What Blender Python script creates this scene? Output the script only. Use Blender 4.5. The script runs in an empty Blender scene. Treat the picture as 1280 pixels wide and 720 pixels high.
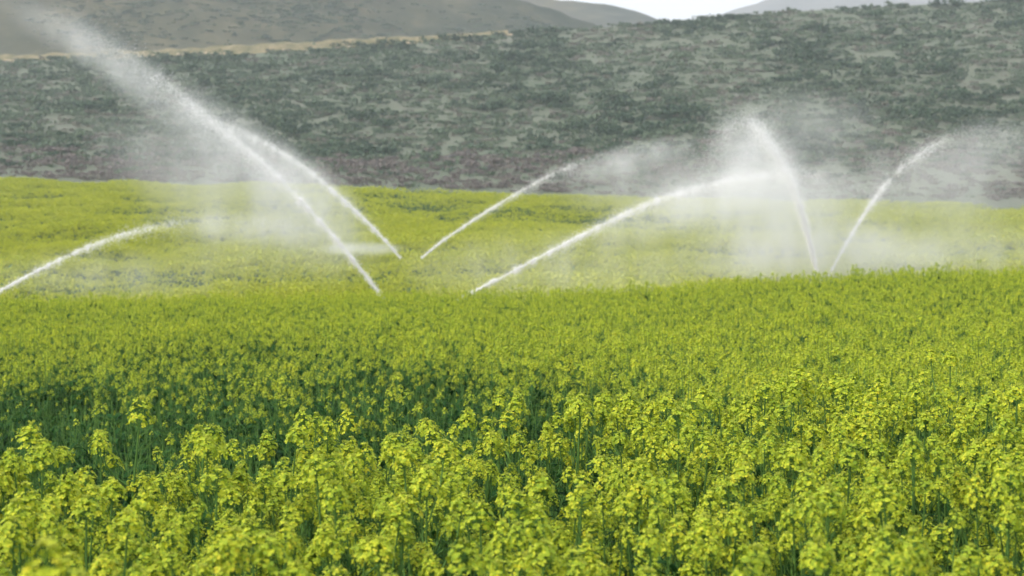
import bpy, math
import numpy as np

C = bpy.context.scene
COL = C.collection
RNG = np.random.default_rng(20)
F = 2500.0          # focal length in pixels of a 1280 px wide frame
HY = 215.0          # row of the eye level in that frame
CAMZ = 2.1          # camera height over the soil it stands on

# ------------------------------------------------------------------ camera, sky, sun, exposure
cam = bpy.data.objects.new('camera', bpy.data.cameras.new('camera'))
COL.objects.link(cam)
cam.location = (0, 0, CAMZ)
cam.rotation_euler = (math.radians(90), 0, 0)
cam.data.sensor_width = 36.0
cam.data.lens = F / 1280 * 36.0
cam.data.shift_y = -(360 - HY) / 1280
cam.data.clip_start = 0.1
cam.data.clip_end = 12000
cam.data.dof.use_dof = True
cam.data.dof.focus_distance = 8.3
cam.data.dof.aperture_fstop = 6.3
C.camera = cam

SUN_EL, SUN_ROT = math.radians(46), math.radians(-118)     # sun to the left, a little behind the camera
w = bpy.data.worlds.new('World')
C.world = w
w.use_nodes = True
nt = w.node_tree
bg = nt.nodes['Background']
sky = nt.nodes.new('ShaderNodeTexSky')
sky.sky_type = 'NISHITA'
sky.sun_disc = False
sky.sun_elevation = SUN_EL
sky.sun_rotation = SUN_ROT
sky.altitude = 300
sky.air_density = 1.0
sky.dust_density = 7.0
sky.ozone_density = 1.0
veil = nt.nodes.new('ShaderNodeMix'); veil.data_type = 'RGBA'      # a thin white cloud veil over the whole sky
veil.inputs[0].default_value = .55
veil.inputs[7].default_value = (7.6, 7.6, 7.7, 1)
nt.links.new(sky.outputs['Color'], veil.inputs[6])
nt.links.new(veil.outputs[2], bg.inputs['Color'])
bg.inputs['Strength'].default_value = 0.15
sun = bpy.data.objects.new('sun', bpy.data.lights.new('sun', 'SUN'))
COL.objects.link(sun)
sun.data.energy = 1.8
sun.data.angle = math.radians(6)
sun.data.color = (1.0, 0.95, 0.86)
# direction to the sun (Nishita: rotation measured from +Y towards +X)
sd = (math.sin(SUN_ROT) * math.cos(SUN_EL), math.cos(SUN_ROT) * math.cos(SUN_EL), math.sin(SUN_EL))
from mathutils import Vector, Quaternion, Euler
sun.rotation_euler = Vector(sd).to_track_quat('Z', 'Y').to_euler()
C.view_settings.view_transform = 'Standard'
C.view_settings.look = 'None'
C.view_settings.gamma = 1.0
C.view_settings.use_curve_mapping = False
C.view_settings.exposure = .68
C.cycles.use_denoising = True
C.cycles.use_adaptive_sampling = True
C.cycles.adaptive_threshold = .025
C.cycles.max_bounces = 10
C.cycles.diffuse_bounces = 7
C.cycles.transmission_bounces = 8
C.cycles.transparent_max_bounces = 8
C.cycles.volume_bounces = 2
C.cycles.volume_step_rate = 2.0

# ------------------------------------------------------------------ helpers
def tag(o, label=None, cat=None, group=None, kind=None):
    if label: o['label'] = label
    if cat: o['category'] = cat
    if group: o['group'] = group
    if kind: o['kind'] = kind
    return o

class MB:
    """collects triangles and quads with a material slot each; build() makes ONE mesh object"""
    def __init__(s):
        s.v = []; s.n = 0; s.f = {3: [], 4: []}; s.m = {3: [], 4: []}
    def add(s, verts, faces, mat=0):
        verts = np.asarray(verts, float).reshape(-1, 3)
        faces = np.asarray(faces, int)
        k = faces.shape[1]
        s.v.append(verts); s.f[k].append(faces + s.n)
        s.m[k].append(np.full(len(faces), mat)); s.n += len(verts)
    def merge(s, o, M=None, mat=None):
        if not o.n: return
        v = np.concatenate(o.v)
        if M is not None: v = v @ M[:3, :3].T + M[:3, 3]
        for k in (3, 4):
            if o.f[k]:
                s.f[k].append(np.concatenate(o.f[k]) + s.n)
                mm = np.concatenate(o.m[k])
                s.m[k].append(mm if mat is None else np.full(len(mm), mat))
        s.v.append(v); s.n += len(v)
    def mesh(s, name, mats, smooth=False):
        me = bpy.data.meshes.new(name)
        v = np.concatenate(s.v).astype(np.float32)
        loops, tot, mi = [], [], []
        for k in (3, 4):
            if s.f[k]:
                f = np.concatenate(s.f[k])
                loops.append(f.ravel()); tot.append(np.full(len(f), k)); mi.append(np.concatenate(s.m[k]))
        loops = np.concatenate(loops); tot = np.concatenate(tot); mi = np.concatenate(mi)
        me.vertices.add(len(v)); me.vertices.foreach_set('co', v.ravel())
        me.loops.add(len(loops)); me.loops.foreach_set('vertex_index', loops.astype(np.int32))
        me.polygons.add(len(tot))
        st = np.concatenate(([0], np.cumsum(tot)[:-1]))
        me.polygons.foreach_set('loop_start', st.astype(np.int32))
        me.polygons.foreach_set('material_index', mi.astype(np.int32))
        for m in (mats if isinstance(mats, (list, tuple)) else [mats]): me.materials.append(m)
        me.update(calc_edges=True)
        me.polygons.foreach_set('use_smooth', np.full(len(tot), smooth))
        return me
    def build(s, name, mats, parent=None, smooth=False):
        return link(name, s.mesh(name, mats, smooth), parent)

def link(name, me, parent=None):
    o = bpy.data.objects.new(name, me)
    COL.objects.link(o)
    if parent: o.parent = parent
    return o

def frame_from(d):
    d = np.asarray(d, float); d = d / np.linalg.norm(d)
    a = np.array([0, 0, 1.0]) if abs(d[2]) < .9 else np.array([1.0, 0, 0])
    x = np.cross(a, d); x /= np.linalg.norm(x)
    return x, np.cross(d, x), d

def mat4(p, d, s=1.0, roll=0.0):
    x, y, z = frame_from(d)
    c, sn = math.cos(roll), math.sin(roll)
    M = np.eye(4)
    M[:3, 0] = (x * c + y * sn) * s; M[:3, 1] = (y * c - x * sn) * s; M[:3, 2] = z * s; M[:3, 3] = p
    return M

def tube(mb, pts, rad, sides=4, mat=0):
    pts = np.asarray(pts, float); n = len(pts)
    rad = np.broadcast_to(rad, n)
    vs = []
    for i in range(n):
        d = pts[min(i + 1, n - 1)] - pts[max(i - 1, 0)]
        x, y, _ = frame_from(d)
        a = np.arange(sides) * 2 * math.pi / sides
        vs.append(pts[i] + rad[i] * (np.outer(np.cos(a), x) + np.outer(np.sin(a), y)))
    fs = []
    for i in range(n - 1):
        for k in range(sides):
            k2 = (k + 1) % sides
            fs.append((i * sides + k, i * sides + k2, (i + 1) * sides + k2, (i + 1) * sides + k))
    mb.add(np.concatenate(vs), fs, mat)

OCT_V = np.array([(1, 0, 0), (0, 1, 0), (-1, 0, 0), (0, -1, 0), (0, 0, 1), (0, 0, -1)], float)
OCT_F = np.array([(0, 1, 4), (1, 2, 4), (2, 3, 4), (3, 0, 4), (1, 0, 5), (2, 1, 5), (3, 2, 5), (0, 3, 5)])

def smooth_noise(x, y, seed=0, n=14, lo=.3, hi=1.0):
    """cheap band of sine waves, about -1..1"""
    r = np.random.default_rng(seed)
    out = np.zeros_like(np.asarray(x, float))
    for _ in range(n):
        k = r.uniform(lo, hi); a = r.uniform(0, 2 * math.pi); p = r.uniform(0, 2 * math.pi)
        out = out + np.sin(k * (x * math.cos(a) + y * math.sin(a)) + p)
    return out / math.sqrt(n / 2) / 1.6

# ------------------------------------------------------------------ materials
def new_mat(name):
    m = bpy.data.materials.new(name); m.use_nodes = True
    t = m.node_tree; t.nodes.clear()
    out = t.nodes.new('ShaderNodeOutputMaterial')
    return m, t, out

def ramp(t, stops):
    r = t.nodes.new('ShaderNodeValToRGB')
    e = r.color_ramp.elements
    e[0].position, e[0].color = stops[0][0], (*stops[0][1], 1)
    e[1].position, e[1].color = stops[-1][0], (*stops[-1][1], 1)
    for p, c in stops[1:-1]:
        q = e.new(p); q.color = (*c, 1)
    return r

def leafy(name, stops, trans=.35, rough=.7, tint=.25, spec=.2, per='island'):
    """petals and leaves: a colour per island, shifted per plant, with light coming through"""
    m, t, out = new_mat(name)
    geo = t.nodes.new('ShaderNodeNewGeometry'); oi = t.nodes.new('ShaderNodeObjectInfo')
    mix = t.nodes.new('ShaderNodeMix'); mix.inputs[0].default_value = tint
    t.links.new(geo.outputs['Random Per Island'], mix.inputs[2]); t.links.new(oi.outputs['Random'], mix.inputs[3])
    r = ramp(t, stops); t.links.new(mix.outputs[0], r.inputs[0])
    p = t.nodes.new('ShaderNodeBsdfPrincipled'); p.inputs['Roughness'].default_value = rough
    p.inputs['Specular IOR Level'].default_value = spec
    tr = t.nodes.new('ShaderNodeBsdfTranslucent')
    ms = t.nodes.new('ShaderNodeMixShader'); ms.inputs[0].default_value = trans
    t.links.new(r.outputs[0], p.inputs['Base Color']); t.links.new(r.outputs[0], tr.inputs['Color'])
    t.links.new(p.outputs[0], ms.inputs[1]); t.links.new(tr.outputs[0], ms.inputs[2])
    t.links.new(ms.outputs[0], out.inputs[0])
    return m

def ground_mat(name, stops, scale, detail=8, stretch=(1, 1, 1), bump=.4, second=None, rough=.95):
    m, t, out = new_mat(name)
    tc = t.nodes.new('ShaderNodeTexCoord'); mp = t.nodes.new('ShaderNodeMapping')
    mp.inputs['Scale'].default_value = stretch
    t.links.new(tc.outputs['Object'], mp.inputs[0])
    n = t.nodes.new('ShaderNodeTexNoise'); n.inputs['Scale'].default_value = scale; n.inputs['Detail'].default_value = detail
    n.inputs['Roughness'].default_value = .65
    t.links.new(mp.outputs[0], n.inputs['Vector'])
    r = ramp(t, stops); t.links.new(n.outputs[0], r.inputs[0])
    col = r.outputs[0]
    if second:
        n2 = t.nodes.new('ShaderNodeTexNoise'); n2.inputs['Scale'].default_value = second[0]; n2.inputs['Detail'].default_value = 5
        t.links.new(mp.outputs[0], n2.inputs['Vector'])
        r2 = ramp(t, second[1]); t.links.new(n2.outputs[0], r2.inputs[0])
        mx = t.nodes.new('ShaderNodeMix'); mx.data_type = 'RGBA'; mx.inputs[0].default_value = second[2]
        t.links.new(col, mx.inputs[6]); t.links.new(r2.outputs[0], mx.inputs[7]); col = mx.outputs[2]
    p = t.nodes.new('ShaderNodeBsdfPrincipled'); p.inputs['Roughness'].default_value = rough
    p.inputs['Specular IOR Level'].default_value = .1
    t.links.new(col, p.inputs['Base Color'])
    if bump:
        b = t.nodes.new('ShaderNodeBump'); b.inputs['Strength'].default_value = bump; b.inputs['Distance'].default_value = .5
        t.links.new(n.outputs[0], b.inputs['Height']); t.links.new(b.outputs[0], p.inputs['Normal'])
    t.links.new(p.outputs[0], out.inputs[0])
    return m

M_PETAL = leafy('yellow_petal', [(0, (.16, .26, .018)), (.45, (.32, .415, .025)), (.85, (.55, .585, .035)), (1, (.50, .44, .02))], .28, .6, .3)
M_BUD = leafy('green_bud', [(0, (.22, .30, .03)), (1, (.42, .46, .05))], .15, .6)
M_STEM = leafy('green_stem', [(0, (.05, .12, .028)), (1, (.10, .19, .04))], .0, .7, .25, .1)
M_LEAF = leafy('blue_green_leaf', [(0, (.013, .050, .013)), (.6, (.024, .080, .019)), (1, (.045, .115, .027))], .3, .8, .4, .08)
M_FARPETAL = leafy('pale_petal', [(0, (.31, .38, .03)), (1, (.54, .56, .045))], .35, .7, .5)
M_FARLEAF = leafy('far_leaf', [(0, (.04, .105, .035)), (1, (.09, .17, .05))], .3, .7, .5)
M_SOIL = ground_mat('field_soil', [(.3, (.03, .05, .02)), (.7, (.06, .085, .03))], 3.0)
M_HILLSIDE = ground_mat('scrub_soil', [(.25, (.092, .120, .082)), (.5, (.118, .140, .10)), (.72, (.150, .158, .124))], .16, 9, (1, .6, 1), .5,
                        (.02, [(.3, (.06, .09, .058)), (.7, (.13, .13, .105))], .35))
M_HILL = ground_mat('dry_hill', [(.36, (.024, .034, .020)), (.5, (.052, .058, .035)), (.64, (.115, .105, .06))], .09, 11, (1, .5, 1), .8,
                    (.012, [(.38, (.028, .042, .026)), (.62, (.095, .088, .052))], .5))
M_FARHILL = ground_mat('distant_hill', [(.3, (.08, .09, .08)), (.7, (.14, .14, .12))], .01, 8)
M_TAN = ground_mat('dry_earth', [(.34, (.10, .105, .055)), (.5, (.17, .155, .09)), (.66, (.24, .205, .125))], .45, 9, bump=.8)
M_SHRUB = leafy('dark_shrub_leaf', [(0, (.026, .056, .032)), (1, (.056, .098, .054))], .2, .7, .5)
M_SCRUB = leafy('grey_scrub_leaf', [(0, (.072, .118, .070)), (1, (.130, .172, .112))], .2, .8, .7)
M_DRY = leafy('dry_grass_blade', [(0, (.125, .130, .098)), (1, (.185, .178, .148))], .2, .8, .7)
M_HEATH = leafy('brownish_heath_leaf', [(0, (.14, .125, .112)), (1, (.195, .172, .158))], .2, .8, .7)
M_ROCK = ground_mat('pale_rock', [(.3, (.25, .2, .13)), (.7, (.5, .42, .3))], 2.0, 6)

m, t, out = new_mat('white_water')
d_ = t.nodes.new('ShaderNodeBsdfDiffuse'); d_.inputs[0].default_value = (.97, .97, .975, 1)
tr_ = t.nodes.new('ShaderNodeBsdfTranslucent'); tr_.inputs[0].default_value = (.97, .97, .975, 1)
ms_ = t.nodes.new('ShaderNodeMixShader'); ms_.inputs[0].default_value = .5
t.links.new(d_.outputs[0], ms_.inputs[1]); t.links.new(tr_.outputs[0], ms_.inputs[2]); t.links.new(ms_.outputs[0], out.inputs[0])
M_WATER = m

# ------------------------------------------------------------------ the lie of the land
# depth of the crop's top below the eye, along three bearings (left, middle, right of the view)
TL = np.array([(-60, .8), (0, .78), (3, .78), (6.2, .83), (9.5, 1.55), (14, 1.78), (20, 2.02), (28, 2.3), (40.6, 2.66), (50, 3.6), (65, 4.5),
               (85, 4.8), (105, 4.7), (130, 4.1), (160, 3.2), (200, 1.9), (250, .3), (300, -1)])
TM = np.array([(-60, .8), (0, .78), (3, .78), (7.3, .82), (10.5, 1.44), (14, 1.6), (20, 1.85), (28, 2.12), (41, 2.56), (50, 3.5), (65, 4.5),
               (85, 4.7), (105, 4.6), (130, 4.3), (160, 3.9), (200, 3.3), (250, 2.75), (300, 1)])
TR = np.array([(-60, .8), (0, .78), (3, .78), (8.0, .77), (11, 1.22), (14, 1.42), (20, 1.68), (28, 1.92), (41, 2.10), (52, 3.4), (65, 4.5),
               (85, 4.8), (105, 4.8), (130, 4.6), (160, 4.4), (200, 4.2), (250, 4.0), (300, 3)])
UL, UM, UR = -.25, 0.0, .22

def canopy_h(y):
    return np.interp(y, [0, 8, 12, 45, 70, 250], [1.32, 1.32, 1.15, 1.05, .9, .8])

def canopy_drop(x, y):
    x = np.asarray(x, float); y = np.asarray(y, float)
    u = np.clip(x / np.maximum(y, 6.0), UL, UR)
    a, b, c = (np.interp(y, T[:, 0], T[:, 1]) for T in (TL, TM, TR))
    wl = np.clip(-u / -UL, 0, 1); wr = np.clip(u / UR, 0, 1)
    wl = wl * wl * (3 - 2 * wl) * .6 + wl * .4; wr = wr * wr * (3 - 2 * wr) * .6 + wr * .4
    return b + (a - b) * wl + (c - b) * wr

def field_z(x, y):
    amp = np.clip((np.asarray(y, float) - 10) / 60, 0, 1)
    return CAMZ - canopy_drop(x, y) - canopy_h(y) + amp * .10 * smooth_noise(x, y, 3, 10, .05, .25) + np.clip((np.asarray(y, float) - 85) / 60, 0, 1) * .28 * smooth_noise(np.asarray(x, float), np.asarray(y, float) * 1.3, 5, 12, .03, .13)

D0, DC = 245.0, 420.0      # field's end, crest of the near hillside
CREST = np.array([(-900, 78), (0, 76), (200, 70), (400, 60), (560, 49), (640, 42), (740, 36), (850, 28), (920, 20), (1050, 11), (1200, 3), (1280, -2), (2200, -40)], float)

def crest_z(u):
    return CAMZ + (HY - np.interp(u * F + 640, CREST[:, 0], CREST[:, 1])) / F * DC

def hillside_z(x, y):
    x = np.asarray(x, float); y = np.asarray(y, float)
    u = x / np.maximum(y, 1)
    zb = field_z(u * D0, np.full_like(u, D0)) + .35
    zc = crest_z(u)
    tt = np.clip((y - D0) / (DC - D0), -.2, 1)
    e = .75 * tt + .25 * np.sin(np.clip(tt, 0, 1) * math.pi / 2) ** 1.0 * tt
    z = zb + (zc - zb) * e - np.maximum(y - DC, 0) * .16
    bump = np.clip(tt * 4, 0, 1)
    return z + bump * (.55 * smooth_noise(x, y, 8, 12, .03, .12) + .18 * smooth_noise(x, y, 9, 14, .2, .6)) * np.clip((DC + 2 - y) / 25, .25, 1)

def fan(name, mat, rows, us, zf, smooth=True, cols_x=None):
    """a sheet of land: rows of growing distance, columns of bearing"""
    Y, U = np.meshgrid(rows, us, indexing='ij')
    X = U * np.maximum(Y, 40.0)
    Z = zf(X, Y)
    n, k = len(rows), len(us)
    idx = np.arange(n * k).reshape(n, k)
    f = np.stack([idx[:-1, :-1], idx[:-1, 1:], idx[1:, 1:], idx[1:, :-1]], -1).reshape(-1, 4)
    mb = MB(); mb.add(np.stack([X, Y, Z], -1).reshape(-1, 3), f)
    o = mb.build(name, mat, smooth=smooth)
    tag(o, kind='structure')
    return o

rows = np.concatenate([np.linspace(-60, 0, 13), np.linspace(1, 50, 60), np.linspace(52, 262, 90)])
fan('ground', M_SOIL, rows, np.linspace(-1.2, 1.2, 161), field_z)
fan('hillside', M_HILLSIDE, np.concatenate([np.linspace(D0 - 6, DC, 110), np.linspace(DC + 2, 500, 20)]), np.linspace(-.6, .6, 361), hillside_z)

def ridge_hill(name, mat, d0, d1, prof, seed, zlow=0.0, amp=3.0, us=(-.7, .7), back=400):
    """a hill whose skyline follows a profile of (bearing, height)"""
    prof = np.array(prof, float)
    rows = np.concatenate([np.linspace(d0, d1, 90), np.linspace(d1 + 10, d1 + back, 16)])
    def zf(X, Y):
        u = (X / np.maximum(Y, 1)) * F + 640
        zc = CAMZ + (HY - np.interp(u, prof[:, 0], prof[:, 1])) / F * d1
        tt = np.clip((Y - d0) / (d1 - d0), 0, 1)
        z = zlow + (zc - zlow) * (tt ** 1.1) - np.maximum(Y - d1, 0) * .25
        k = 1 / (d1 - d0)
        return z + amp * np.sin(tt * math.pi) * smooth_noise(X, Y, seed, 14, 6 * k, 30 * k) + amp * .2 * smooth_noise(X, Y, seed + 1, 14, 40 * k, 120 * k) * tt
    fan(name, mat, rows, np.linspace(us[0], us[1], 260), zf)
    return zf

hill_z = ridge_hill('hills', M_HILL, 490, 680, [(-1600, -150), (0, -130), (300, -95), (480, -45), (620, -8), (700, 16), (760, 36), (900, 60), (1300, 90), (2500, 120)], 31, 10, 3)
ridge_hill('hills', M_HILL, 760, 1100, [(-1600, -60), (300, -70), (560, -40), (690, -3), (745, 5), (790, 14), (835, 26), (900, 45), (1300, 70), (2500, 90)], 47, 20, 5)
ridge_hill('hills', M_FARHILL, 1500, 2100, [(-1600, 60), (700, 62), (820, 48), (870, 33), (900, 20), (935, 4), (985, -4), (1060, -10), (1140, -3), (1230, -12), (1600, -30), (2500, -40)], 63, 40, 9, back=200)

# pale track along the crest of the hillside, on the left half
us = np.linspace(-.42, -.002, 180)
mb = MB(); pts = []
for i, u in enumerate(us):
    wv = (1.0 + .28 * math.sin(i * .9) * math.sin(i * .37)) * min(1, (179 - i) / 40 + .15)
    zc = float(hillside_z(np.array([u * DC]), np.array([DC - .5]))[0])
    zc += .55 * min(1, max(0, (i - 85) / 40))      # the bank stands a little higher towards the middle
    pts += [(u * (DC - 4), DC - 4, float(hillside_z(np.array([u * (DC - 4)]), np.array([DC - 4]))[0]) - .1),
            (u * (DC - 2.2), DC - 2.2, zc + .55 * wv), (u * (DC - 1), DC - 1, zc + 1.0 * wv),
            (u * (DC + 3), DC + 3, zc + .9 * wv), (u * (DC + 5), DC + 5, zc - 1.5)]
idx = np.arange(len(pts)).reshape(-1, 5)
mb.add(pts, np.stack([idx[:-1, :-1], idx[1:, :-1], idx[1:, 1:], idx[:-1, 1:]], -1).reshape(-1, 4))
tag(mb.build('dirt_track', M_TAN), kind='structure')

# ------------------------------------------------------------------ rapeseed: flower heads and plants
def petal_local(L, Wd, lod):
    if lod == 0:
        v = np.array([(0, 0, 0), (.5 * L, -.42 * Wd, .10 * L), (.95 * L, -.40 * Wd, .02 * L), (.95 * L, .40 * Wd, .02 * L), (.5 * L, .42 * Wd, .10 * L)])
        return v, np.array([(0, 1, 4), (1, 2, 3), (1, 3, 4)])
    v = np.array([(0, 0, 0), (.8 * L, -.5 * Wd, .08 * L), (L, .0, .0), (.8 * L, .5 * Wd, .08 * L)])
    return v, np.array([(0, 1, 2), (0, 2, 3)])

def flower_head(rng, n=24, R=.028, H=.06, lod=0, pl=.0115):
    """one raceme: a dome of open four-petalled flowers under a knot of buds; slots 0 petal, 1 bud, 2 stem"""
    mb = MB()
    tube(mb, [(0, 0, -.05), (0, 0, H * .55), (0, 0, H)], [.0022, .002, .0015], 3, 2)
    ga = 2.39996
    for i in range(n):
        tt = (i + .5) / n
        a = i * ga + rng.normal(0, .25)
        r = R * (1.0 - .66 * tt ** 2.0) * rng.uniform(.8, 1.15)
        h = H * (tt ** .9) * 1.02 + rng.normal(0, .004)
        el = math.radians(12 + 62 * tt + rng.normal(0, 12))
        rad = np.array([math.cos(a), math.sin(a), 0])
        nrm = rad * math.cos(el) + np.array([0, 0, math.sin(el)])
        p = rad * r + np.array([0, 0, h])
        if lod == 0:
            mb.add([rad * .001 + (0, 0, h - .012), rad * .001 + (0, 0, h - .009), p], [(0, 1, 2)], 2)
        M = mat4(p, nrm, 1, rng.uniform(0, 6.28))
        L = pl * rng.uniform(.8, 1.15)
        pv, pf = petal_local(L, L * rng.uniform(.85, 1.05), lod)
        for k in range(4):
            c, s = math.cos(k * math.pi / 2 + rng.normal(0, .1)), math.sin(k * math.pi / 2)
            c, s = math.cos(k * math.pi / 2), math.sin(k * math.pi / 2)
            Rm = np.array([(c, -s, 0), (s, c, 0), (0, 0, 1)])
            up = rng.normal(.15, .22)
            v = pv.copy(); v[:, 2] += v[:, 0] * up
            v = v @ Rm.T
            mb.add(v @ M[:3, :3].T + p, pf, 0)
    nb = 10 if lod == 0 else 4
    for i in range(nb):
        a = i * ga; rr = R * .28 * math.sqrt((i + .5) / nb)
        p = np.array([math.cos(a) * rr, math.sin(a) * rr, H * 1.06 + rng.uniform(0, .008)])
        mb.add(OCT_V * np.array([.0026, .0026, .0045]) * (1 if lod == 0 else 1.5) + p, OCT_F, 1)
    return mb

def leaf_blade(mb, p, az, droop, L, Wd, mat=0):
    n = 5; vs = []
    dirh = np.array([math.cos(az), math.sin(az), 0]); side = np.array([-math.sin(az), math.cos(az), 0])
    q = np.array(p, float); el = .9
    for i in range(n):
        ww = Wd * [.35, .9, 1.0, .62, .04][i] / 2
        vs += [q + side * ww + (0, 0, .15 * ww), q - (0, 0, .12 * ww), q - side * ww + (0, 0, .15 * ww)]
        q = q + (dirh * math.cos(el) + np.array([0, 0, math.sin(el)])) * L / (n - 1)
        el -= droop
    idx = np.arange(n * 3).reshape(n, 3)
    f = np.stack([idx[:-1, :-1], idx[1:, :-1], idx[1:, 1:], idx[:-1, 1:]], -1).reshape(-1, 4)
    mb.add(np.array(vs), f, mat)

def plant_plan(rng, H=1.3, nbr=5, nleaf=9, sides=5, pods=True):
    """stem and branches, leaves, and where the flower heads sit (point, direction, scale)"""
    st, lf, heads = MB(), MB(), []
    lean = rng.normal(0, .05, 2)
    def axis(tt): return np.array([lean[0] * tt ** 2 * H, lean[1] * tt ** 2 * H, H * tt])
    ts = np.linspace(-.04, .95, 7)
    tube(st, [axis(max(q, 0)) if q >= 0 else np.array([0, 0, q]) for q in ts], np.linspace(.0065, .0025, 7), sides, 0)
    top = axis(.95)
    heads.append((top, np.array([lean[0] * 2, lean[1] * 2, 1.0]), rng.uniform(1.0, 1.3)))
    az0 = rng.uniform(0, 6.28)
    ends = [(top, np.array([0, 0, 1.0]))]
    for b in range(nbr):
        tb = rng.uniform(.40, .82)
        az = az0 + b * 2.4 + rng.normal(0, .3)
        o = axis(tb)
        reach = rng.uniform(.06, .17) * (1.25 - tb * .5)
        rise = H * (rng.uniform(.70, .965) - tb)
        rise = max(rise, .1)
        h = np.array([math.cos(az), math.sin(az), 0])
        pts = [o, o + h * reach * .55 + (0, 0, rise * .33), o + h * reach * .9 + (0, 0, rise * .7), o + h * reach + (0, 0, rise)]
        tube(st, pts, [.0034, .0029, .0024, .002], max(3, sides - 1), 0)
        d = pts[3] - pts[2]
        heads.append((pts[3], d, rng.uniform(.6, 1.05)))
        ends.append((pts[3], d / np.linalg.norm(d)))
        if rng.random() < .8:
            leaf_blade(lf, o, az + .3, rng.uniform(.25, .5), rng.uniform(.07, .13), rng.uniform(.02, .035))
    if pods:
        for e, d in ends:
            for i in range(7):
                a = i * 2.4; q = e - d * (.03 + i * .014)
                hh = np.array([math.cos(a), math.sin(a), .9]) * rng.uniform(.022, .038)
                tube(st, [q, q + hh], [.0011, .0008], 3, 0)
    for i in range(nleaf):
        tl = rng.uniform(.12, .78)
        leaf_blade(lf, axis(tl), rng.uniform(0, 6.28), rng.uniform(.25, .6), rng.uniform(.12, .24) * (1.15 - tl * .6), rng.uniform(.04, .075) * (1.1 - tl * .5))
    return st, lf, heads

HEADS = [flower_head(np.random.default_rng(100 + i), n=int(30 + i % 5 * 4), R=.031 + .005 * (i % 3), H=.040 + .010 * (i % 4), pl=.0092) for i in range(8)]
HEAD_ME = [h.mesh('flower_head', [M_PETAL, M_BUD, M_STEM]) for h in HEADS]
PLANS = []
for i in range(9):
    r = np.random.default_rng(300 + i)
    st, lf, hd = plant_plan(r, 1.3, 8 + i % 4, 13 + i % 3)
    PLANS.append((st.mesh('stem', M_STEM, True), lf.mesh('foliage', M_LEAF, True), hd))

def place_plant(x, y, z, s, rot, k, label, group):
    e = bpy.data.objects.new('rapeseed_plant', None)
    COL.objects.link(e)
    e.empty_display_size = .1
    e.location = (x, y, z); e.rotation_euler = (0, 0, rot); e.scale = (s, s, s)
    tag(e, label, 'plant', group)
    st, lf, hd = PLANS[k]
    link('stem', st, e); link('foliage', lf, e)
    for j, (p, d, sc) in enumerate(hd):
        h = link('flower_head', HEAD_ME[(k * 3 + j * 5) % len(HEAD_ME)], e)
        sc *= .86
        h.location = p; h.scale = (sc, sc, sc)
        h.rotation_euler = Vector(d).to_track_quat('Z', 'Y').to_euler()
    return e

# where plants stand: jittered rows over the near strip
def scatter(y0, y1, spacing, umax, rng, xmin=0.0):
    xs_, ys_ = [], []
    y = y0
    while y < y1:
        sp = spacing(y)
        half = umax(y)
        n = int(2 * half / sp)
        x = (np.arange(n) - n / 2 + rng.random()) * sp + rng.uniform(-.45, .45, n) * sp
        yy = y + rng.uniform(-.5, .5, n) * sp
        xs_.append(x); ys_.append(yy)
        y += sp
    return np.concatenate(xs_), np.concatenate(ys_)

px_, py_ = scatter(1.3, 10.5, lambda y: .192, lambda y: max(3.5, .55 * y), RNG)
edge = np.interp(px_ / np.maximum(py_, 3), [UL, 0, UR], [6.4, 7.5, 8.3])
u_ = px_ / py_
hole = smooth_noise(px_, py_, 123, 16, 1.5, 5.0) < -.92
inview = ~hole & (np.abs(u_) < .285) & (py_ > 2.55) & (py_ < edge)
cand = np.where(inview)[0]
cand = cand[np.argsort(py_[cand])]
ind = cand[:296]
rest = np.setdiff1d(np.arange(len(px_)), ind)
rest = rest[(np.hypot(px_[rest], py_[rest]) > 1.5) & ~hole[rest]]
near_xy = []
GROUP_P = 'rapeseed plants in the near strip of the crop'
for n_, i in enumerate(ind):
    x, y = px_[i], py_[i]
    s = float(np.clip(RNG.normal(.99, .05), .82, 1.06))
    place_plant(x, y, float(field_z(x, y)), s, RNG.uniform(0, 6.28), int(RNG.integers(len(PLANS))),
                'yellow flowering rapeseed plant in the near strip of the crop', GROUP_P)
# a few that stand out
def standout(px, py, y, k, label):
    """px, py: where its top shows; the plant is scaled to reach that height"""
    x = (px - 640) / F * y
    ztop = CAMZ - (py - HY) / F * y
    zg = float(field_z(x, y))
    place_plant(x, y, zg, (ztop - zg) / 1.33, px * .7, k, label, None)
standout(68, 664, 2.62, 2, 'blurred rapeseed plant nearest the camera in the bottom left corner')
standout(146, 494, 6.1, 5, 'tall rapeseed plant rising above its neighbours against the dark green strip on the left')
standout(36, 512, 6.0, 1, 'tall rapeseed plant before the dark green strip, close to the left edge of the view')
standout(1040, 468, 7.9, 7, 'tallest rapeseed plant on the right, on the back edge of the near strip')

# ------------------------------------------------------------------ the rest of the crop: one object of instances
def lib(name, meshes):
    c = bpy.data.collections.new(name)
    for i, me in enumerate(meshes):
        o = bpy.data.objects.new('%s.%03d' % (name, i), me); c.objects.link(o)
    return c

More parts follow.
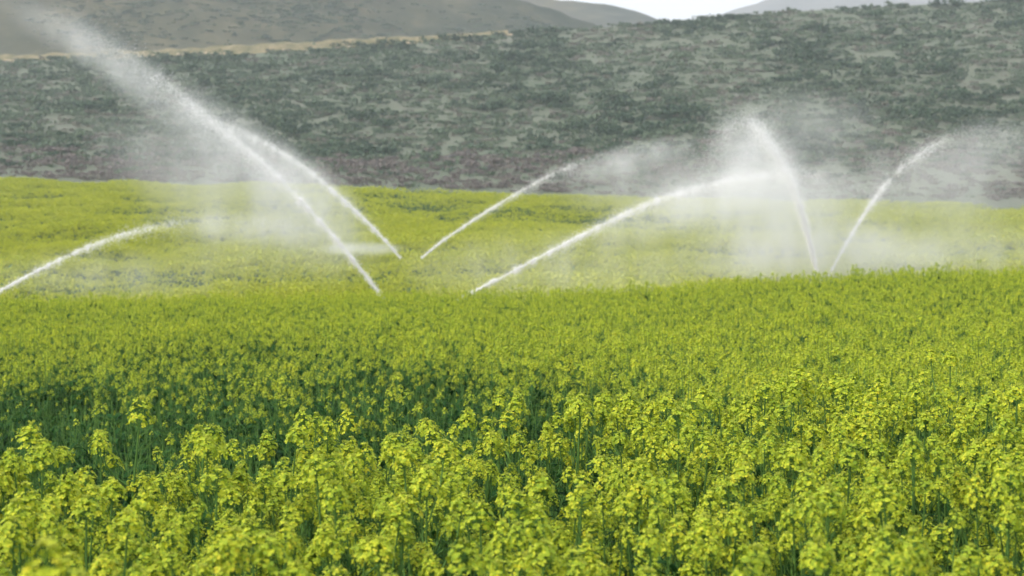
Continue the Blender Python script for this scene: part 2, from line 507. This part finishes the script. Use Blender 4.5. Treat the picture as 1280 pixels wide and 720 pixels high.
def instancer(name, co, rot, scl, var, coll):
    me = bpy.data.meshes.new(name)
    n = len(co)
    me.vertices.add(n); me.vertices.foreach_set('co', np.asarray(co, np.float32).ravel())
    a = me.attributes.new('rot', 'FLOAT_VECTOR', 'POINT'); a.data.foreach_set('vector', np.asarray(rot, np.float32).ravel())
    a = me.attributes.new('scl', 'FLOAT_VECTOR', 'POINT'); a.data.foreach_set('vector', np.asarray(scl, np.float32).ravel())
    a = me.attributes.new('var', 'INT', 'POINT'); a.data.foreach_set('value', np.asarray(var, np.int32))
    o = link(name, me)
    g = bpy.data.node_groups.new(name, 'GeometryNodeTree')
    g.interface.new_socket('Geometry', in_out='INPUT', socket_type='NodeSocketGeometry')
    g.interface.new_socket('Geometry', in_out='OUTPUT', socket_type='NodeSocketGeometry')
    N = g.nodes.new; L = g.links.new
    gi, go = N('NodeGroupInput'), N('NodeGroupOutput')
    ci = N('GeometryNodeCollectionInfo'); ci.inputs['Collection'].default_value = coll
    ci.inputs['Separate Children'].default_value = True; ci.inputs['Reset Children'].default_value = True
    iop = N('GeometryNodeInstanceOnPoints'); iop.inputs['Pick Instance'].default_value = True
    def na(nm, ty):
        q = N('GeometryNodeInputNamedAttribute'); q.data_type = ty; q.inputs['Name'].default_value = nm
        return q.outputs['Attribute']
    L(gi.outputs[0], iop.inputs['Points']); L(ci.outputs[0], iop.inputs['Instance'])
    L(na('var', 'INT'), iop.inputs['Instance Index'])
    e2r = N('FunctionNodeEulerToRotation'); L(na('rot', 'FLOAT_VECTOR'), e2r.inputs[0]); L(e2r.outputs[0], iop.inputs['Rotation'])
    L(na('scl', 'FLOAT_VECTOR'), iop.inputs['Scale']); L(iop.outputs[0], go.inputs[0])
    md = o.modifiers.new('instances', 'NODES'); md.node_group = g
    return o

def merged_plant(seed, H, nbr, nleaf, lod, nfl, keep=1.0, hs=1.0):
    r = np.random.default_rng(seed)
    st, lf, hd = plant_plan(r, H, nbr, nleaf, 3, False)
    mb = MB(); mb.merge(st, None, 2); mb.merge(lf, None, 3)
    for p, d, sc in hd:
        if r.random() > keep: continue
        h = flower_head(r, nfl, .028, .055, lod, .0115 if lod == 0 else .013)
        mb.merge(h, mat4(p, d, sc * hs, r.uniform(0, 6)))
    return mb.mesh('crop_plant', [M_PETAL, M_BUD, M_STEM, M_LEAF])

def far_tuft(seed, bloom):
    """a half metre of far crop: leaf sprays below, loose yellow heads on top"""
    r = np.random.default_rng(seed); mb = MB()
    for i in range(16):
        p = np.array([*r.uniform(-.3, .3, 2), r.uniform(.15, .62)])
        leaf_blade(mb, p, r.uniform(0, 6.28), r.uniform(.2, .5), r.uniform(.15, .3), r.uniform(.04, .09), 1)
    for i in range(int(24 * bloom)):
        p = np.array([*r.uniform(-.32, .32, 2), r.uniform(.62, .95)])
        for k in range(5):
            x, y, z = frame_from(r.normal(0, 1, 3) + (0, 0, .6))
            q = p + r.normal(0, .02, 3) + (0, 0, -k * .012)
            s = r.uniform(.018, .032)
            mb.add([q - x * s - y * s, q + x * s - y * s, q + x * s + y * s, q - x * s + y * s], [(0, 1, 2, 3)], 0)
    return mb.mesh('crop_tuft', [M_FARPETAL, M_FARLEAF])

NEARV = [merged_plant(500 + i, 1.3, 8 + i % 4, 12, 0, 24, 1.0, .9) for i in range(6)]                 # 0-5: as the near strip
MIDV = [merged_plant(520 + i, 1.1, 5 + i % 3, 10, 1, 12, .95, .88) for i in range(6)]        # 6-11: in flower
SPARSE = [merged_plant(540 + i, .95, 3 + i % 2, 20, 1, 11, (.05, .02, .0, .0, .03)[i], .75) for i in range(5)]      # 12-16: mostly leaf
FAR = [far_tuft(560 + i, b) for i, b in enumerate((1.0, 1.1, .9, 1.0, .45, .3, .12))]        # 17-23
crop_lib = lib('crop_source', NEARV + MIDV + SPARSE + FAR)

co, rot, scl, var = [], [], [], []
def put(x, y, z, s, v, r, tilt=.08):
    n = len(x)
    co.append(np.stack([x, y, z], -1)); scl.append(np.repeat(np.asarray(s)[:, None], 3, 1)); var.append(v)
    rot.append(np.stack([r.normal(0, tilt, n), r.normal(0, tilt, n), r.uniform(0, 6.28, n)], -1))
x, y = px_[rest], py_[rest]
edge_r = np.interp(x / np.maximum(y, 3), [UL, 0, UR], [6.4, 7.5, 8.3])
keep = y < edge_r
x, y = x[keep], y[keep]
put(x, y, field_z(x, y), np.clip(RNG.normal(.98, .05, len(x)), .82, 1.07), RNG.integers(0, 6, len(x)), RNG, .03)
# middle crop: from the strip's back edge over the rise
x, y = scatter(6.4, 62, lambda y: np.interp(y, [7, 14, 45, 62], [.18, .165, .21, .36]), lambda y: .36 * y + 3, RNG)
edge_m = np.interp(x / np.maximum(y, 3), [UL, 0, UR], [6.4, 7.5, 8.3])
k = y >= edge_m; x, y = x[k], y[k]
u = x / y
dark = np.clip(2.0 - (y - 7) / np.interp(u, [UL, -.05, .1, UR], [13.4, 9.8, 5.6, 4.2]), .19, 1.5) + .25 * smooth_noise(x, y, 77, 12, .3, 1.4) * (y < 30)
v = np.where(RNG.random(len(x)) < np.minimum(dark, .988), RNG.integers(12, 17, len(x)), RNG.integers(6, 12, len(x)))
put(x, y, field_z(x, y), np.clip(RNG.normal(1, .08, len(x)), .75, 1.2) * np.where(v >= 12, np.where(y < 13, .80, .94), 1.0), v, RNG, .05)
# far crop, beyond the rise up to the foot of the hill
x, y = scatter(60, D0, lambda y: np.interp(y, [60, 120, 245], [.48, .55, .7]), lambda y: .34 * y, RNG)
fx, fy = x / y * F + 640, y
lim = D0 - 3 + 3 * smooth_noise(x, y, 91, 10, .05, .5)
k = y < lim; x, y = x[k], y[k]
bl = .7 * smooth_noise(x, y * .5, 55, 12, .04, .22) + .9 * smooth_noise(x * .25, y * 1.1, 58, 12, .05, .3) + .5 * smooth_noise(x, y, 56, 12, .3, 1.2)
patch = np.exp(-((x + 12.5) / 6.5) ** 2 - ((y - 214) / 24) ** 2)            # a leafy, unflowered corner under the hill
pb = np.clip(.36 - .5 * bl, .05, .92) + patch * 1.2
v = np.where(RNG.random(len(x)) < pb, RNG.integers(21, 24, len(x)), RNG.integers(17, 21, len(x)))
put(x, y, field_z(x, y), RNG.uniform(.8, 1.2, len(x)) * (1 + .25 * patch) * (1 + .30 * smooth_noise(x, y, 61, 14, .12, .7)), v, RNG, .1)
crop = instancer('rapeseed_crop', np.concatenate(co), np.concatenate(rot), np.concatenate(scl), np.concatenate(var), crop_lib)
tag(crop, 'yellow flowering rapeseed crop filling the field up to the foot of the hill', 'crop', kind='stuff')

# ------------------------------------------------------------------ hillside scrub
def bush(seed, n, w, h, leaf, mats):
    r = np.random.default_rng(seed); mb = MB()
    lobes = [(np.array([*r.normal(0, w * .38, 2), h * r.uniform(.35, .6)]), r.uniform(.4, .65)) for _ in range(5)]
    for i in range(n):
        c, s = lobes[int(r.integers(5))]
        d = r.normal(0, 1, 3); d /= np.linalg.norm(d)
        p = c + d * np.array([w * .5, w * .5, h * .45]) * s * r.uniform(.6, 1.05)
        p[2] = max(p[2], .02)
        x, y, z = frame_from(d + r.normal(0, .6, 3) + (0, 0, .3))
        q = leaf * r.uniform(.6, 1.4)
        mb.add([p - x * q, p - y * q * .7, p + x * q, p + y * q * .7], [(0, 1, 2, 3)], 0)
    for i in range(4):
        a = r.uniform(0, 6.28)
        tube(mb, [(0, 0, -.2), (math.cos(a) * w * .2, math.sin(a) * w * .2, h * .5)], [.04, .015], 3, 0)
    return mb.mesh('shrub', mats)

BUSH = [bush(700 + i, 240, 2.4 + .5 * (i % 3), 1.0 + .25 * (i % 3), .15, M_SHRUB) for i in range(6)]
SCRUBV = [bush(720 + i, 70, 1.5, .6, .14, M_SCRUB) for i in range(4)] + [bush(730 + i, 60, 1.1, .45, .12, M_DRY) for i in range(4)] + \
         [bush(740 + i, 90, 1.6, .75, .14, M_SHRUB) for i in range(2)] + [bush(750 + i, 80, 1.5, .5, .14, M_HEATH) for i in range(3)]
scrub_lib = lib('scrub_source', SCRUBV)
rs = np.random.default_rng(9)
n = 17000
y = D0 + 4 + (DC - D0 - 4) * rs.random(n); x = rs.uniform(-.36, .36, n) * y
cl = smooth_noise(x, y * .7, 13, 14, .06, .3) + .4 * smooth_noise(x, y, 14, 14, .3, 1.0)
low = np.clip((y - D0) / 40, 0, 1)
r_ = rs.random(n)
dark_p = np.clip(.16 + .22 * cl, 0, .5) * low
dry_p = np.clip(.30 - .25 * cl - .1 * (y - D0) / (DC - D0), .05, .8) + (1 - low) * .35
v = np.where(r_ < dark_p, rs.integers(8, 10, n), np.where(r_ < dark_p + dry_p, rs.integers(4, 8, n), rs.integers(0, 4, n)))
v = np.where(rs.random(n) < np.clip(1.0 - (y - D0) / 55, .0, .8), rs.integers(10, 13, n), v)
keep = rs.random(n) < .75
x, y, v = x[keep], y[keep], v[keep]
s = rs.uniform(.5, 1.3, len(x)) + .5 * (rs.random(len(x)) < .18)
lowb = np.clip((y - D0) / 30, .5, 1); s *= lowb ** .5
sc3 = np.stack([s, s, s * rs.uniform(1.0, 1.7, len(x))], -1)
o = instancer('scrub', np.stack([x, y, hillside_z(x, y) - .05], -1),
              np.stack([0 * x, 0 * x, rs.uniform(0, 6.28, len(x))], -1), sc3, v, scrub_lib)
tag(o, 'low grey green scrub and dry grass covering the hillside', 'scrub', kind='stuff')

n = 15000
y = rs.uniform(495, 660, n); x = rs.uniform(-.36, .12, n) * y
k = smooth_noise(x, y * .6, 23, 14, .02, .12) + rs.normal(0, .5, n) > .1
x, y = x[k], y[k]; n = len(x)
s = rs.uniform(.5, 1.4, n)
v = np.where(rs.random(n) < .45, rs.integers(8, 10, n), rs.integers(0, 4, n))
o = instancer('hill_scrub', np.stack([x, y, hill_z(x, y) - .1], -1), np.stack([0 * x, 0 * x, rs.uniform(0, 6.28, n)], -1),
              np.stack([s, s, s * 1.1], -1), v, scrub_lib)
tag(o, 'sparse scrub dotting the brown hill behind the crest', 'scrub', kind='stuff')

SHRUB_L = 'dark green shrub scattered among others over the grey hillside'
def shrub(x, y, s, k, label=SHRUB_L, group='dark shrubs scattered over the hillside', sz=1.0):
    o = link('shrub', BUSH[k])
    o.location = (x, y, float(hillside_z(np.array([x]), np.array([y]))[0]) - .05)
    o.rotation_euler = (0, 0, x * 3.1); o.scale = (s, s, s * sz)
    return tag(o, label, 'shrub', group)
cnt = 0
while cnt < 270:
    y = rs.uniform(D0 + 30, DC - 3); x = rs.uniform(-.265, .265) * y
    c = float(smooth_noise(np.array([x]), np.array([y * .7]), 13, 14, .06, .3)[0])
    if rs.random() > .35 + .6 * c: continue
    shrub(x, y, .6 + 1.1 * rs.random() ** 1.6, int(rs.integers(6)), sz=rs.uniform(1.0, 1.5)); cnt += 1
def on_hill(px, py):
    """the hillside point seen at that place of the photograph"""
    u = (px - 640) / F
    ys = np.linspace(D0, DC, 700); zs = hillside_z(u * ys, ys)
    row = HY - (zs - CAMZ) / ys * F
    j = int(np.argmin(np.abs(row - py)))
    return u * ys[j], ys[j]
for px, py, s, lab in [(612, 140, 2.1, 'broad dark shrub on the open middle of the hillside, above the thin far water jet'),
                       (685, 130, 1.9, 'rounded dark shrub just right of the broad one in the middle of the hillside'),
                       (382, 106, 1.7, 'large dark shrub on the left of the hillside, right of the tallest spray'),
                       (1018, 76, 2.0, 'largest dark shrub high on the right of the hillside'),
                       (1125, 62, 1.7, 'wide dark shrub close under the crest on the right'),
                       (618, 84, 1.4, 'dark shrub a little below the crest in the middle of the hillside')]:
    shrub(*on_hill(px, py), s, int(px) % 6, lab, None)
for px in (560, 578, 604, 622, 655, 800, 832):
    x = (px - 640) / F * (DC - 5)
    shrub(x, DC - 5, .7 + (px % 7) * .07, px % 6, 'small dark bush standing on the skyline crest of the near hillside', 'bushes along the crest')
def boulder(seed):
    r = np.random.default_rng(seed); import bmesh
    bm = bmesh.new(); bmesh.ops.create_icosphere(bm, subdivisions=2, radius=1)
    ph = r.uniform(0, 6, 6)
    for vv in bm.verts:
        c = vv.co; k = 1 + .16 * math.sin(3 * c.x + ph[0]) + .14 * math.sin(4 * c.y + ph[1]) + .1 * math.sin(5 * c.z + ph[2])
        vv.co = Vector((c.x * k * 1.3, c.y * k, c.z * k * .75))
    me = bpy.data.meshes.new('boulder'); bm.to_mesh(me); bm.free(); me.materials.append(M_ROCK)
    return me
ROCKS = [boulder(i) for i in range(4)]
for i in range(26):
    px = rs.uniform(10, 640); y = DC - rs.uniform(3.5, 5.5); x = (px - 640) / F * y
    o = link('boulder', ROCKS[i % 4]); s = rs.uniform(.3, .75)
    o.location = (x, y, float(hillside_z(np.array([x]), np.array([y]))[0]) + .25 * s); o.scale = (s, s, s); o.rotation_euler = (0, 0, i * 1.7)
    tag(o, 'pale tan boulder lying along the dirt track on the crest', 'boulder', 'boulders along the crest track')

# ------------------------------------------------------------------ water jets
def W(px, py, d):
    return np.array([(px - 640) / F * d, d, CAMZ - (py - HY) / F * d])

TET_V = np.array([(1, 1, 1), (-1, -1, 1), (-1, 1, -1), (1, -1, -1)], float) * .95
TET_F = np.array([(0, 2, 1), (0, 1, 3), (0, 3, 2), (1, 2, 3)])

def droplets(P, R):
    """four-sided drops, one mesh"""
    n = len(P)
    mb = MB()
    v = (P[:, None, :] + TET_V[None] * R[:, None, None]).reshape(-1, 3)
    f = (TET_F[None] + (np.arange(n) * 4)[:, None, None]).reshape(-1, 3)
    mb.add(v, f); return mb

def path_eval(pts, d, s):
    """smooth curve through picture points standing at a distance d (a number or one per point)"""
    P = np.array([W(a, b, dd) for (a, b), dd in zip(pts, d)])
    seg = np.concatenate(([0], np.cumsum(np.linalg.norm(np.diff(P, axis=0), axis=1)))); seg /= seg[-1]
    # Catmull-Rom
    Q = np.vstack([2 * P[0] - P[1], P, 2 * P[-1] - P[-2]])
    i = np.clip(np.searchsorted(seg, s, side='right') - 1, 0, len(P) - 2)
    tt = ((s - seg[i]) / (seg[i + 1] - seg[i]))[:, None]
    a, b, c, e = Q[i], Q[i + 1], Q[i + 2], Q[i + 3]
    return .5 * ((2 * b) + (c - a) * tt + (2 * a - 5 * b + 4 * c - e) * tt ** 2 + (3 * b - a - 3 * c + e) * tt ** 3)

m, t, out = new_mat('fine_mist')
tc = t.nodes.new('ShaderNodeTexCoord'); geo = t.nodes.new('ShaderNodeNewGeometry'); oi = t.nodes.new('ShaderNodeObjectInfo')
ln = t.nodes.new('ShaderNodeVectorMath'); ln.operation = 'LENGTH'; t.links.new(tc.outputs['Object'], ln.inputs[0])
fo = t.nodes.new('ShaderNodeMapRange'); fo.interpolation_type = 'SMOOTHSTEP'
fo.inputs['From Min'].default_value = 1.0; fo.inputs['From Max'].default_value = 0.0
fo.inputs['To Min'].default_value = 0; fo.inputs['To Max'].default_value = 1
t.links.new(ln.outputs['Value'], fo.inputs['Value'])
mp = t.nodes.new('ShaderNodeMapping'); mp.inputs['Scale'].default_value = (1.3, .5, .55); mp.inputs['Rotation'].default_value = (0, .35, 0)
t.links.new(geo.outputs['Position'], mp.inputs[0])
nz = t.nodes.new('ShaderNodeTexNoise'); nz.inputs['Scale'].default_value = .8; nz.inputs['Detail'].default_value = 4
t.links.new(mp.outputs[0], nz.inputs['Vector'])
nr = t.nodes.new('ShaderNodeMapRange'); nr.inputs['From Min'].default_value = .32; nr.inputs['From Max'].default_value = .68
nr.inputs['To Min'].default_value = .45; nr.inputs['To Max'].default_value = 1.55
t.links.new(nz.outputs[0], nr.inputs['Value'])
m1 = t.nodes.new('ShaderNodeMath'); m1.operation = 'MULTIPLY'; t.links.new(fo.outputs[0], m1.inputs[0]); t.links.new(nr.outputs[0], m1.inputs[1])
sep = t.nodes.new('ShaderNodeSeparateColor'); t.links.new(oi.outputs['Color'], sep.inputs[0])
m2 = t.nodes.new('ShaderNodeMath'); m2.operation = 'MULTIPLY'; t.links.new(m1.outputs[0], m2.inputs[0]); t.links.new(sep.outputs[0], m2.inputs[1])
pv = t.nodes.new('ShaderNodeVolumePrincipled'); pv.inputs['Color'].default_value = (.96, .97, .98, 1); pv.inputs['Anisotropy'].default_value = .15
t.links.new(m2.outputs[0], pv.inputs['Density']); t.links.new(pv.outputs[0], out.inputs['Volume'])
M_MIST = m
import bmesh
bm = bmesh.new(); bmesh.ops.create_icosphere(bm, subdivisions=3, radius=1)
MIST_ME = bpy.data.meshes.new('mist'); bm.to_mesh(MIST_ME); bm.free(); MIST_ME.materials.append(M_MIST)

def jet(label, pts, d, stream_to, n_spray, sig, sprayw, puffs=(), seed=0, r0=.05, rd=(.006, .010), fallk=1.0):
    """one sprinkler throw. stream: the unbroken water near the nozzle; spray: drops flung along the arc;
    mist: clouds of fine water drifting off it. sig: spread (m) at start and end; sprayw: weights of drops along the arc;
    puffs: (centre, half sizes, tilt in degrees, thickness of the cloud)"""
    r = np.random.default_rng(900 + seed)
    dm = d
    d = [d] * len(pts)
    root = bpy.data.objects.new('water_jet', None); COL.objects.link(root)
    base = W(*pts[0], dm); root.location = base; root.empty_display_size = .3
    tag(root, label, 'water jet')
    ss = np.linspace(0, stream_to, 90)
    P = path_eval(pts, d, ss)
    wob = np.cumsum(r.normal(0, .006, (90, 3)), 0) * np.linspace(0, 1, 90)[:, None]
    rad = r0 * .2 * r.uniform(.5, 1.4, 90) * np.clip((stream_to - ss) / stream_to * 1.5, .05, 1)
    mb = MB(); tube(mb, P + wob - base, rad, 6)
    mb.build('stream', M_WATER, root, True)
    ww = np.interp(np.linspace(0, 1, 200), *np.array(sprayw).T); cum = np.cumsum(ww); cum /= cum[-1]
    s = np.interp(r.random(n_spray), cum, np.linspace(0, 1, 200))
    pulse = np.interp(np.linspace(0, 1, 400), np.linspace(0, 1, 61), r.normal(0, .007, 61))      # water leaves in uneven pulses
    s = np.clip(s + np.interp(s, np.linspace(0, 1, 400), pulse), 0, 1)
    P = path_eval(pts, d, s)
    sg = (sig[0] + (sig[1] - sig[0]) * s ** 1.5)[:, None]
    wide = np.where(r.random(n_spray) < .35, 2.2, .8)[:, None]
    off = r.normal(0, 1, (n_spray, 3)) * sg * wide
    fall = r.exponential(1, n_spray) * sg[:, 0] * 1.5 * (s > .1) * fallk
    off[:, 2] -= fall * .8
    off[:, 0] -= fall * .15
    R = r.uniform(rd[0], rd[1], n_spray) * (1 - .35 * s)
    droplets(P + off - base, R).build('spray', M_WATER, root)
    k = dm / F
    for (cx, cy), (rx, ry), ang, tau in puffs:
        o = link('mist', MIST_ME, root)
        rz = min(max(ry * k * 1.6, 1.2), 5.0)
        o.location = W(cx, cy, dm + .55 * rz) - base
        o.scale = (rx * k, rz, ry * k)
        o.rotation_euler = (0, math.radians(ang), 0)
        q = tau / (1.05 * rz)
        o.color = (q, q, q, 1)
    return root

jet('low thin white water jet entering from the left edge over the yellow field',
    [(-45, 388), (0, 363), (60, 331), (120, 304), (180, 285), (237, 274), (300, 271), (370, 280), (430, 298)], 66, .5, 8500, (.016, .16), [(0, 1), (.45, 1), (.57, .6), (.6, .16), (1, .06)],
    [((320, 286), (150, 30), 4, .5), ((150, 345), (260, 50), 0, .24)], 1, .055)
jet('longest and tallest water jet, rising from the front of the field towards the top left',
    [(488, 386), (440, 322), (395, 270), (340, 213), (270, 154), (195, 92), (120, 42), (40, 8)], 66, .4, 27000, (.022, .24), [(0, .8), (.2, 1.1), (.45, 1.4), (.6, 1.2), (.72, .6), (.85, .2), (1, .05)],
    [((300, 195), (190, 62), 38, .6), ((385, 272), (125, 75), 40, .55), ((165, 95), (190, 40), 38, .5), ((240, 215), (170, 80), 24, .42),
     ((330, 290), (200, 85), 10, .4), ((70, 40), (130, 30), 32, .2)], 2, .06, (.005, .009))
jet('curved water jet behind the longest one, joining it over the hillside',
    [(500, 322), (470, 288), (430, 250), (385, 212), (335, 180), (290, 158), (240, 140)], 98, .35, 18000, (.025, .20), [(0, .5), (.3, 1), (.7, 1.2), (1, .3)],
    [((450, 311), (70, 12), 0, 1.1), ((370, 222), (130, 46), 36, .55)], 3, .075, (.008, .012))
jet('thin water jet slanting up to the right in the middle of the far field',
    [(526, 323), (560, 296), (600, 269), (650, 239), (690, 217), (722, 203), (765, 189), (818, 180), (880, 190)], 100, .55, 7500, (.02, .20), [(0, 1), (.5, 1), (.58, .8), (.61, .2), (.8, .25), (1, .08)],
    [((785, 200), (130, 26), -14, .55), ((810, 228), (150, 50), -8, .45)], 4, .07, (.008, .012))
jet('long flat water jet fanning to the right from the front of the field',
    [(566, 378), (620, 350), (680, 318), (750, 282), (820, 250), (890, 230), (950, 218), (1010, 216), (1080, 232), (1130, 255)], 66, .35, 29000, (.02, .20), [(0, .6), (.3, 1), (.6, 1.3), (.75, 1.1), (.85, .35), (1, .06)],
    [((850, 262), (170, 44), -18, .75), ((940, 250), (170, 60), -4, .5), ((720, 335), (330, 70), 0, .32)], 5, .06, (.005, .009))
jet('steep water jet with a peaked plume in the thickest mist',
    [(1022, 345), (1012, 300), (1000, 255), (985, 215), (965, 180), (940, 150), (918, 150), (895, 172), (872, 215)], 82, .4, 42000, (.022, .36), [(0, .9), (.3, 1.4), (.55, 1.4), (.63, 1.1), (.72, .45), (1, .12)],
    [((940, 205), (70, 80), -10, .95), ((965, 265), (180, 110), 8, 1.0), ((1015, 318), (230, 62), 0, 1.1), ((1000, 160), (150, 70), 0, .3)], 6, .06, (.006, .010))
jet('broken water jet slanting up at the far right in two bursts',
    [(1036, 345), (1060, 300), (1085, 260), (1110, 226), (1140, 198), (1178, 174), (1215, 160), (1255, 160), (1300, 178)], 88, .32, 12000, (.02, .26), [(0, .7), (.36, 1), (.43, .12), (.48, .7), (.62, .9), (.66, .2), (.8, .3), (1, .12)],
    [((1225, 195), (120, 58), -14, .4), ((1160, 240), (190, 85), 6, .45), ((1190, 315), (200, 52), 0, .5)], 7, .07, (.007, .011))

# ------------------------------------------------------------------ air
hz = MB()
X, Y0, Y1, Z0, Z1 = 2600, -80, 3700, -60, 480
v = [(sx * X, yy, zz) for zz in (Z0, Z1) for yy in (Y0, Y1) for sx in (-1, 1)]
hz.add(v, [(0, 2, 3, 1), (4, 5, 7, 6), (0, 1, 5, 4), (2, 6, 7, 3), (0, 4, 6, 2), (1, 3, 7, 5)])
m, t, out = new_mat('pale_air')
pv = t.nodes.new('ShaderNodeVolumePrincipled')
pv.inputs['Color'].default_value = (.86, .92, 1.0, 1); pv.inputs['Density'].default_value = .00034
pv.inputs['Anisotropy'].default_value = .2
t.links.new(pv.outputs[0], out.inputs['Volume'])
tag(hz.build('haze', m), 'thin pale haze filling the valley air', 'haze', kind='stuff')
